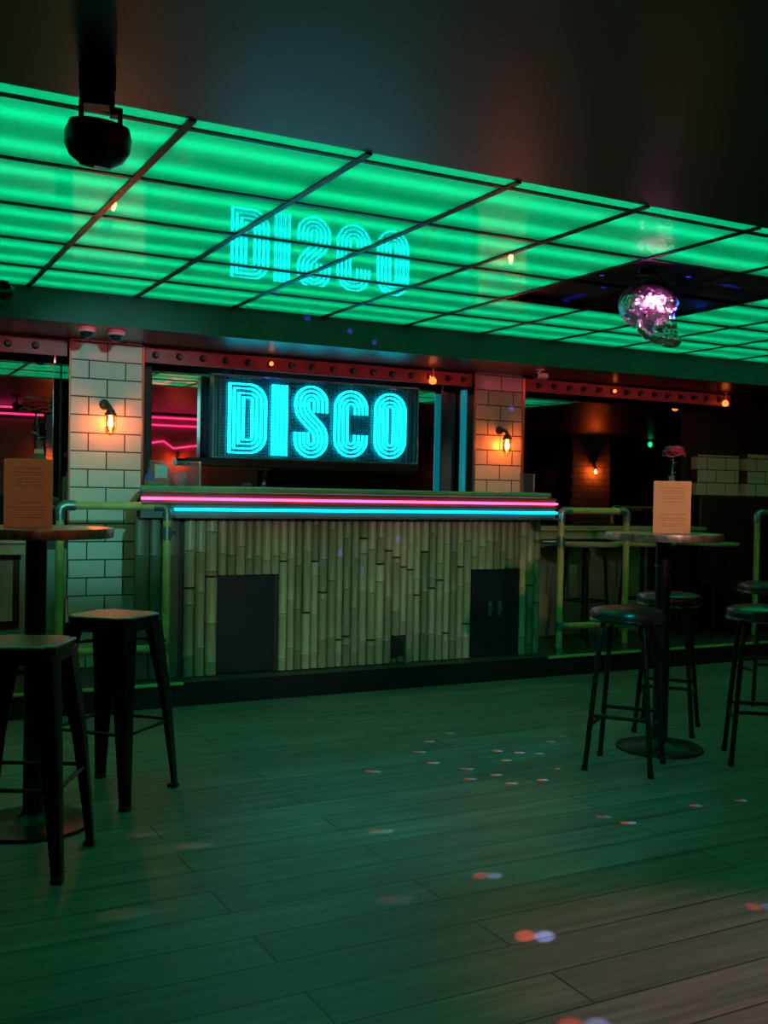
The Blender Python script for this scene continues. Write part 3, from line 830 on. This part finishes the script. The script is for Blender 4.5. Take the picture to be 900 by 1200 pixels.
# added spots standing in for light thrown back by the skull tiles: a red and a pale blue patch side by side
def patch(target, scale, watts, red=True):
    T = Vector(target); d = (T - SK); dist = d.length; d.normalize()
    p = SK + d*.27
    side = Vector((_r.x, _r.y, 0))
    half = scale
    ang = math.degrees(2*math.atan(half/(dist-.27)))
    for s_, col in ((-1, (1.0, .10, .07)), (1, (.42, .45, 1.0))):
        spot('added_glint_spot', p, T + side*half*.75*s_, watts*(dist*dist/7.0), col, ang, .9, .004)
FLOOR_DOTS = [(1.191, 3.677, .35), (1.889, 3.536, .8), (1.999, 2.967, 1.1), (1.853, 2.493, 1.5), (2.839, 3.215, 1.2), (3.262, 3.275, .6), (3.5, 3.248, .6), (1.614, 2.915, .3), (.815, 3.166, .2), (1.061, 3.885, .2), (2.799, 3.319, .3),
 (2.802, 4.729, .8), (2.646, 4.558, .7), (2.598, 4.341, 1), (2.257, 4.322, .7), (2.691, 4.179, 1), (2.605, 4.021, .8), (2.755, 4.034, 1), (2.741, 3.883, .7), (2.904, 3.872, .9), (3.02, 4.412, 1), (3.105, 4.337, 1), (3.183, 4.283, .8), (2.956, 4.235, .7), (3.106, 3.994, 1), (3.076, 3.891, .7), (3.526, 4.541, .5), (3.401, 4.467, .7), (3.01, 4.853, .4), (1.942, 4.398, .3), (2.646, 2.358, .8), (1.64, 2.00, .5)]
for fx, fy, k in FLOOR_DOTS:
    d = math.hypot(fx - SKX, fy - SKY)
    patch((fx, fy, 0), .016 + .014*max(0, d - .9), DOT_W*k*(1.9 if d < 1.7 else .75))
for tgt in ((2.66, 6.10, 2.41), (2.96, 6.10, 2.354), (3.14, 6.10, 2.298), (4.76, 6.85, 2.005), (3.43, 6.27, .989), (3.15, 6.27, .778), (2.853, 6.27, .84), (3.0, 6.27, .906), (2.72, 6.95, 2.09), (2.80, 6.95, 2.09)):
    T = Vector(tgt); d = (T - SK).normalized()
    spot('added_glint_spot', SK + d*.27, T, 170, (.07, .09, 1.0), 1.4, .9, .004)  # added spot in place of a blue glint off the skull
for k in range(9):
    a = k*2.4; rr = .18 + .05*k
    T = Vector((SKX + .25 + rr*math.cos(a), SKY + .28 + rr*math.sin(a), CZ + .034)); 
    if RC[0] < T.x < RC[1] and RC[2] < T.y < RC[3]:
        d = (T - SK); p = SK + Vector((d.x, d.y, 0)).normalized()*.2 + Vector((0, 0, .03))
        spot('added_glint_spot', p, T, 90, (.06, .09, 1.0), 9, .9, .004)  # added blue spot that brightens the recess

# ================================================================ guard rails
def rail(x0, x1, label, posts=(True, True), lower=True):
    y = 6.205; t = thing('guard_rail', label, 'railing', (x0, y, PZ)); w = x1 - x0; R_ = .0245; H_ = 1.205 - PZ
    xs = [a for a, p in zip((0, w), posts) if p]
    for x in xs:
        bm = bmesh.new(); cyl(bm, (x, 0, .006), (x, 0, H_ - .05), R_, seg=16); obj('post', bm, M['scaffold'], t)
        bm = bmesh.new(); lathe(bm, [(.055, 0), (.055, .007), (.033, .010), (.032, .05), (.028, .052)], (x, 0, 0), 18); obj('floor_flange', bm, M['fitting'], t)
        bm = bmesh.new()
        sgn = 1 if x < w/2 else -1
        tube(bm, [(x, 0, H_-.085), (x, 0, H_-.03), (x + sgn*.008, 0, H_-.012), (x + sgn*.03, 0, H_), (x + sgn*.085, 0, H_)], .031, 16)
        obj('elbow_fitting', bm, M['fitting'], t)
        if lower:
            bm = bmesh.new(); cyl(bm, (x, 0, .17), (x, 0, .235), .031, seg=16); cyl(bm, (x, 0, .203), (x + sgn*.065, 0, .203), .031, seg=16); obj('tee_fitting', bm, M['fitting'], t)
    xa = .03 if posts[0] else 0; xb = w - .03 if posts[1] else w
    bm = bmesh.new(); cyl(bm, (xa + .02, 0, H_), (xb - .02, 0, H_), R_, seg=16); obj('top_rail', bm, M['scaffold'], t)
    if lower:
        bm = bmesh.new(); cyl(bm, (xa, 0, .203), (xb, 0, .203), R_, seg=16); obj('lower_rail', bm, M['scaffold'], t)
    return t
t = rail(1.17, 1.80, 'yellow pipe guard rail at the left end of the bar')
bm = bmesh.new(); tube(bm, [(.63, 0, .90), (.63, .02, .90), (.655, .045, .90), (.70, .068, .90)], .012, 10); cyl(bm, (.63, 0, .86), (.63, 0, .94), .031, seg=16); obj('wall_clamp', bm, M['fitting'], t)
t = rail(4.775, 5.40, 'yellow pipe guard rail at the right end of the bar')
bm = bmesh.new(); tube(bm, [(0, 0, .83), (-.02, .02, .83), (-.06, .05, .83), (-.12, .07, .83)], .012, 10); cyl(bm, (0, 0, .79), (0, 0, .87), .031, seg=16); obj('wall_clamp', bm, M['fitting'], t)
rail(6.80, 8.6, 'yellow pipe guard rail at the right edge of the view')

# ================================================================ tables
def bar_table(x, y, R_, label, H_=1.125, baseR=.225):
    t = thing('bar_table', label, 'table', (x, y, 0))
    bm = bmesh.new(); lathe(bm, [(R_-.006, H_-.034), (R_-.004, H_), ], seg=64); o = obj('tabletop', bm, M['table_top'], t)
    bm = bmesh.new(); lathe(bm, [(R_-.005, H_-.038), (R_+.002, H_-.036), (R_+.004, H_-.02), (R_+.002, H_-.001), (R_-.005, H_+.001)], seg=64)
    o = obj('edge_band', bm, M['table_edge'], t); o['label'] = 'speckled metal edge band'
    bm = bmesh.new(); cyl(bm, (0, 0, H_-.045), (0, 0, H_-.036), .13, seg=24); obj('top_plate', bm, M['black_metal'], t)
    bm = bmesh.new(); cyl(bm, (0, 0, .02), (0, 0, H_-.044), .040, seg=24); obj('column', bm, M['black_paint'], t)
    bm = bmesh.new(); lathe(bm, [(baseR-.004, 0), (baseR, .004), (baseR-.004, .013), (.08, .022), (.045, .05), (.042, .06)], seg=48); obj('base', bm, M['black_metal'], t)
    return t
t = bar_table(3.835, 4.115, .297, 'round bar table beside the vinyl stools, with kraft menu card')
bm = bmesh.new(); tube(bm, [(.044*math.cos(2*PI*k/20), .044*math.sin(2*PI*k/20), .955 + .004*math.sin(2*PI*k/20)) for k in range(20)], .0022, 6, True); o = obj('wire_tie', bm, M['chrome'], t); o['label'] = 'thin silver wire tie round the column'
bar_table(.70, 4.17, .285, 'round bar table at left behind the metal stools', H_=1.15)
def menu_card(x, y, z, rotz, w, h, label):
    t = thing('menu_card', label, 'menu', (x, y, z), rotz)
    bx('card', M['kraft'], -w/2, w/2, -.009, .009, 0, h, parent=t, bevel=.002)
    bm = bmesh.new(); rn = random.Random(int(x*100)); 
    for zz in (.86, .80, .76, .70, .66, .60, .36, .29, .25, .18, .14):
        xx = -w*.32 + rn.random()*w*.1; end = w*(.2 + .14*rn.random())
        if zz in (.29,): xx, end = -w*.42, w*.34
        while xx < end:
            l = rn.uniform(.004, .014); box(bm, xx, min(xx+l, end+.004), -.0096, -.0088, h*zz, h*zz + .0028); xx += l + .003
    obj('printed_lines', bm, M['ink'], t, False)
bx_ = menu_card(3.795, 4.02, 1.127, math.radians(-42), .186, .268, 'upright kraft menu card on the right bar table')
menu_card(.655, 4.09, 1.152, math.radians(-10), .175, .258, 'upright reddish kraft menu card on the left bar table')
def vase(x, y, z, label, flabel, hvase=.13, stem=.20, bend=.02):
    t = thing('bud_vase', label, 'vase', (x, y, z)); h = hvase
    bm = bmesh.new(); lathe(bm, [(.030, 0), (.040, .008), (.042, .03), (.041, h*.62), (.034, h*.74), (.019, h*.85), (.0155, h*.93), (.019, h), (.016, h)], seg=24); obj('bottle', bm, M['vase_glass'], t)
    bm = bmesh.new(); lathe(bm, [(.0195, h*.85), (.0185, h*.875), (.0175, h*.90), (.017, h*.90)], seg=18); o = obj('neck_label', bm, M['dome_white'], t); o['label'] = 'white band round the neck'
    f = thing('rose', flabel, 'flower', (x, y, z + .10)); stem -= .07
    bm = bmesh.new(); tube(bm, [(0, 0, -.02), (0, 0, stem*.5), (bend*.4, 0, stem*.75), (bend, 0, stem)], .0035, 8); obj('stem', bm, M['leaf'], f)
    bm = bmesh.new()
    for k in range(5):
        a = k*1.9 + .4; zz = stem*.66 + stem*.055*k
        c = Vector((bend*.5, 0, zz)); d = Vector((math.cos(a), math.sin(a), .5)).normalized(); s_ = d.cross(Vector((0, 0, 1))).normalized()
        vs = [bm.verts.new(c + d*u + s_*v + Vector((0, 0, w_))) for u, v, w_ in ((0, 0, 0), (.018, .018, .004), (.038, .018, -.002), (.056, 0, -.012), (.038, -.018, -.002), (.018, -.018, .004))]
        bm.faces.new(vs)
    obj('leaf', bm, M['leaf'], f, False)
    bm = bmesh.new(); rn = random.Random(3)
    for k in range(34):
        if True:
            rad = rn.uniform(.036, .046); tilt = math.acos(1 - 1.15*(k+.5)/34); a = k*2.399963
            base = Vector((bend, 0, stem))
            out = Vector((math.cos(a), math.sin(a), 0)); sd = Vector((-math.sin(a), math.cos(a), 0)); up_ = Vector((0, 0, 1))
            dr = (out*math.sin(tilt) + up_*math.cos(tilt)); nr_ = out*math.cos(tilt) - up_*math.sin(tilt)
            G = []
            for u in (0, .33, .66, 1):
                row = []
                for v in (-1, -.5, 0, .5, 1):
                    wd_ = (.3 + 1.1*math.sin(min(1, u*1.1+.15)*PI*.62))*rad*.62
                    row.append(bm.verts.new(base + out*.004 + dr*u*rad*1.25*(1-.12*v*v) + sd*v*wd_ - nr_*v*v*rad*.25 + nr_*u*u*rad*.25))
                G.append(row)
            for i in range(3):
                for j in range(4): bm.faces.new((G[i][j], G[i][j+1], G[i+1][j+1], G[i+1][j]))
    b_ = obj('bloom', bm, M['rose'], f)
    so = b_.modifiers.new('thick', 'SOLIDIFY'); so.thickness = .0015
vase(3.93, 4.17, 1.127, 'small glass bud vase behind the menu card on the right table', 'pink rose in the bud vase on the right bar table', hvase=.300, stem=.385, bend=.012)
vase(.72, 4.26, 1.152, 'small green glass bud vase behind the left menu card', 'dark pink rose in the bud vase on the left bar table', hvase=.335, stem=.43, bend=-.015)

# ================================================================ stools
def vinyl_stool(label):
    t = thing('bar_stool', label, 'stool')
    bm = bmesh.new(); lathe(bm, [(.02, .712), (.165, .712), (.178, .722), (.181, .745), (.172, .764), (.14, .774), (.05, .778), (.004, .778)], seg=40); obj('seat', bm, M['vinyl'], t)
    bm = bmesh.new(); lathe(bm, [(.178, .708), (.184, .712), (.184, .722), (.178, .724)], seg=40); o = obj('seat_band', bm, M['chrome'], t); o['label'] = 'chrome band round the seat'
    h = .157; top = .095
    for sx, sy in ((-1, -1), (1, -1), (1, 1), (-1, 1)):
        bm = bmesh.new()
        tube(bm, [(sx*h, sy*h, .0), (sx*h*.985, sy*h*.985, .012), (sx*(top+.012), sy*(top+.012), .62), (sx*top, sy*top, .70), (sx*top*.8, sy*top*.8, .712)], .0125, 12)
        lg = obj('leg', bm, M['black_metal'], t)
        bm = bmesh.new(); cyl(bm, (sx*h, sy*h, 0), (sx*h*.985, sy*h*.985, .028), .016, .015, 12); obj('foot_cap', bm, M['socket'], lg)
    for z, ax in ((.26, 'x'), (.215, 'y')):
        e = h - (h-top)*z/.66
        for s_ in (-1, 1):
            bm = bmesh.new()
            a, b = ((-e, s_*e, z), (e, s_*e, z)) if ax == 'x' else ((s_*e, -e, z), (s_*e, e, z))
            cyl(bm, a, b, .0095, seg=10); obj('stretcher', bm, M['black_metal'], t)
    bm = bmesh.new(); box(bm, -.10, .10, -.10, .10, .698, .712); obj('seat_plate', bm, M['black_metal'], t, bevel=.01)
    return t
s1 = vinyl_stool('round oxblood vinyl bar stool standing in front of the right bar table')
s1.location = (3.413, 3.901, 0); s1.rotation_euler = (0, 0, math.atan2(-.247, .186))
dup(s1, (4.186, 4.44, 0), math.atan2(-.243, .203), 'round oxblood vinyl bar stool standing behind the right bar table')
dup(s1, (4.135, 3.72, 0), math.radians(-40), 'round vinyl bar stool cut off by the right edge, nearest the camera there')
dup(s1, (5.38, 4.82, 0), math.radians(-20), 'round vinyl bar stool at right edge, only its seat rim showing')
def metal_stool(label):
    t = thing('metal_stool', label, 'stool')
    hs = .152; H_ = .772; hb = .205
    bm = bmesh.new(); box(bm, -hs, hs, -hs, hs, H_-.012, H_)
    es = [e for e in bm.edges if abs(e.verts[0].co.z - e.verts[1].co.z) > .005]
    bmesh.ops.bevel(bm, geom=es, offset=.035, segments=5, affect='EDGES')
    obj('seat', bm, M['seat_steel'], t, bevel=.005)
    bm = bmesh.new(); box(bm, -hs+.004, hs-.004, -hs+.004, hs-.004, H_-.062, H_-.012)
    es = [e for e in bm.edges if abs(e.verts[0].co.z - e.verts[1].co.z) > .005]
    bmesh.ops.bevel(bm, geom=es, offset=.035, segments=5, affect='EDGES')
    obj('apron', bm, M['black_metal'], t)
    for sx, sy in ((-1, -1), (1, -1), (1, 1), (-1, 1)):
        # folded sheet leg: an angle section, wide at the top and narrow at the foot
        bm = bmesh.new(); secs = []
        for z, c, w in ((H_-.03, hs-.004, .095), (H_-.10, hs+.002, .088), (.40, (hs+hb)/2+.002, .058), (.05, hb-.002, .036), (0, hb, .034)):
            pts = [(c-w, c), (c-.012, c), (c-.003, c-.003), (c, c-.012), (c, c-w), (c-.007, c-w), (c-.010, c-.014), (c-.014, c-.010), (c-w, c-.007)]
            secs.append([bm.verts.new((sx*a, sy*b, z)) for a, b in pts])
        for A, B in zip(secs, secs[1:]):
            for i in range(9): bm.faces.new((A[i], A[(i+1) % 9], B[(i+1) % 9], B[i]))
        bm.faces.new(secs[0]); bm.faces.new(secs[-1][::-1])
        lg = obj('leg', bm, M['gunmetal'], t)
        bm = bmesh.new(); box(bm, sx*(hb-.038), sx*(hb+.002), sy*(hb-.038), sy*(hb+.002), 0, .018); obj('foot_cap', bm, M['socket'], lg, bevel=.004)
    for z in (.30,):
        e = hb - (hb-hs)*z/H_ - .008
        for a, b in (((-e, -e, z), (e, -e, z)), ((e, -e, z), (e, e, z)), ((e, e, z), (-e, e, z)), ((-e, e, z), (-e, -e, z))):
            bm = bmesh.new(); cyl(bm, a, b, .0075, seg=10); obj('stretcher', bm, M['gunmetal'], t)
    for z in (H_-.125,):
        e = hs + .006
        for a, b in (((-e, -e), (e, e)), ((e, -e), (-e, e))):
            bm = bmesh.new(); tube(bm, [(a[0], a[1], z), (a[0]*.5, a[1]*.5, z + .012), (b[0]*.5, b[1]*.5, z + .012), (b[0], b[1], z)], .006, 8); obj('brace', bm, M['gunmetal'], t)
    return t
m1 = metal_stool('square steel stool by the left guard rail, its seat clear of the table')
m1.location = (1.072, 4.462, 0); m1.rotation_euler = (0, 0, math.radians(42.8))
dup(m1, (.592, 3.768, 0), math.radians(62), 'square steel stool in front of the left bar table, nearest the camera')

# round tables on the raised floor under the right mirror
def side_table(label):
    t = thing('round_table', label, 'table')
    bm = bmesh.new(); lathe(bm, [(.255, .775), (.262, .78), (.265, .79), (.262, .80), (.25, .803)], seg=40); obj('tabletop', bm, M['ledge_wood'], t)
    for k in range(4):
        a = PI/4 + k*PI/2; c, s_ = math.cos(a), math.sin(a)
        bm = bmesh.new(); tube(bm, [(.20*c, .20*s_, 0), (.155*c, .155*s_, .60), (.145*c, .145*s_, .735), (.13*c, .13*s_, .765), (.08*c, .08*s_, .775)], .012, 10); obj('leg', bm, M['black_metal'], t)
    bm = bmesh.new()
    q = [(.172*math.cos(PI/4+k*PI/2), .172*math.sin(PI/4+k*PI/2), .34) for k in range(4)]
    for k in range(4): cyl(bm, q[k], q[(k+1) % 4], .007, seg=8)
    obj('stretcher_ring', bm, M['black_metal'], t)
    return t
g_ = 'round tables along the right wall ledge'
tb = side_table('round wooden table by the right ledge, nearest the bar'); tb['group'] = g_
tb.location = (5.33, 6.60, PZ); tb.rotation_euler = (0, 0, .2)
dup(tb, (5.92, 6.60, PZ), .1, 'round wooden table by the right ledge, middle of the three')
dup(tb, (6.62, 6.58, PZ), .3, 'round wooden table by the right ledge, nearest the black booth')

# ================================================================ things on the bar
BT = 1.332
def screen(x, y, w, h, rotz, label):
    t = thing('perspex_screen', label, 'screen', (x, y, BT), rotz)
    bx('sheet', M['perspex'], -w/2, w/2, -.003, .003, .006, h, parent=t)
    bm = bmesh.new(); box(bm, w/2-.012, w/2, -.005, .005, .006, h); box(bm, -w/2, w/2-.012, -.005, .005, h-.006, h); obj('edge', bm, M['perspex_edge'], t, False)
    bm = bmesh.new(); box(bm, -w/2+.02, -w/2+.05, -.06, .06, 0, .006); box(bm, w/2-.05, w/2-.02, -.06, .06, 0, .006); obj('foot', bm, M['perspex_edge'], t, False)
screen(1.95, 6.55, .34, .16, 0, 'clear perspex screen on the bar beside the left pillar')
screen(4.80, 6.68, .14, .15, 0, 'small perspex screen on the right end of the bar')
t = thing('blue_bottle', 'small cobalt blue bottle on the left end of the bar', 'bottle', (1.80, 6.62, BT))
bm = bmesh.new(); lathe(bm, [(.022, 0), (.026, .004), (.026, .055), (.014, .075), (.009, .085)], seg=18); obj('body', bm, M['blue_glass'], t)
bm = bmesh.new(); cyl(bm, (0, 0, .084), (0, 0, .104), .0105, seg=14); obj('cap', bm, M['blue_glass'], t)
t = thing('card_stand', 'white and pink card standing beside the blue bottle on the bar', 'card', (1.885, 6.64, BT), .1)
bx('card', M['card_white'], -.042, .042, -.002, .002, .05, .135, parent=t); o = bx('card_base', M['pink_plastic'], -.045, .045, -.02, .02, 0, .05, parent=t, bevel=.003)
bm = bmesh.new(); lathe(bm, [(.028, 0), (.03, .004), (.044, .03), (.046, .06), (.03, .085), (.026, .09), (.02, .088), (.02, .08)], seg=20)
tag(obj('pink_pot', bm, M['pink_plastic'], None, loc=(2.02, 6.68, BT)), 'rounded pink pot on the bar behind the perspex screen', 'pot')
tag(bx('wooden_block', M['wood_box'], 1.72, 1.82, 6.34, 6.44, BT, BT + .028, bevel=.004), 'low brown wooden block at the left end of the bar', 'box')

# ================================================================ wall behind the camera, seen in the mirrors
BW = RY0
struct(bx('wall_red_panel', M['red_slat'], 4.05, 5.75, BW, BW + .03, 1.38, 2.40))
struct(bx('wall_buff_panel', M['buff'], .9, 2.46, BW, BW + .03, 1.2, 2.25))
for x0, x1 in ((11.75, 12.6), (9.15, 9.7), (2.62, 3.1)):
    o = pillar(x0, x1, BW, BW + .06, 2.42, 'wall_tiled_pier', 0)
def neon(name, pts, label):
    t = thing(name, label, 'neon light', (0, 0, 0))
    bm = bmesh.new(); tube(bm, pts, .012, 8); obj('tube', bm, M['back_pink'], t)
    bm = bmesh.new()
    for p in (pts[0], pts[-1]): cyl(bm, (p[0], BW + .031, p[2]), p, .009, seg=8)
    obj('bracket', bm, M['black_metal'], t)
yb = BW + .075
neon('neon_tube', [(1.2, yb, 2.40), (2.58, yb, 2.40)], 'upper magenta neon tube reflected at far left of the mirrors')
neon('neon_tube', [(1.2, yb, 2.31), (2.58, yb, 2.31)], 'lower magenta neon tube reflected at far left of the mirrors')
neon('neon_tube', [(4.05, yb, 2.36), (5.75, yb, 2.36)], 'upper magenta neon tube reflected beside the lit sign')
neon('neon_tube', [(4.05, yb, 2.25), (5.75, yb, 2.25)], 'lower magenta neon tube reflected beside the lit sign')
neon('zigzag_neon', [(4.1, yb, 1.99), (4.27, yb, 2.02), (4.42, yb, 1.92), (5.05, yb, 2.01), (5.4, yb, 1.93), (5.7, yb, 2.0)], 'zigzag magenta neon tube reflected beside the lit sign')
cage_lamp(2.75, BW + .06, 1.72, PI, 'orange caged lamp reflected in the left mirror')
cage_lamp(4.476, BW + .03, 1.74, PI, 'orange caged lamp reflected below the zigzag neon')
cage_lamp(9.35, BW + .06, 1.66, PI, 'orange caged lamp reflected near the round cyan post')
cage_lamp(12.2, BW + .06, 1.79, PI, 'orange caged lamp reflected on the dim tiled pier at right')
t = thing('wall_screen', 'black wall screen reflected in the right mirror', 'screen', (11.3, BW, 2.1))
bx('panel', M['screen'], -.32, .32, .02, .05, -.28, .30, parent=t, bevel=.005); bx('mount', M['black_metal'], -.1, .1, 0, .02, -.1, .1, parent=t)
bm = bmesh.new(); lathe(bm, [(.05, 0), (.05, .01), (.02, .014)], seg=20); 
tag(obj('green_indicator', bm, M['exit_green'], None, loc=(13.6, BW, 2.33), rot=(-PI/2, 0, 0)), 'small round green light reflected in the right mirror', 'light')
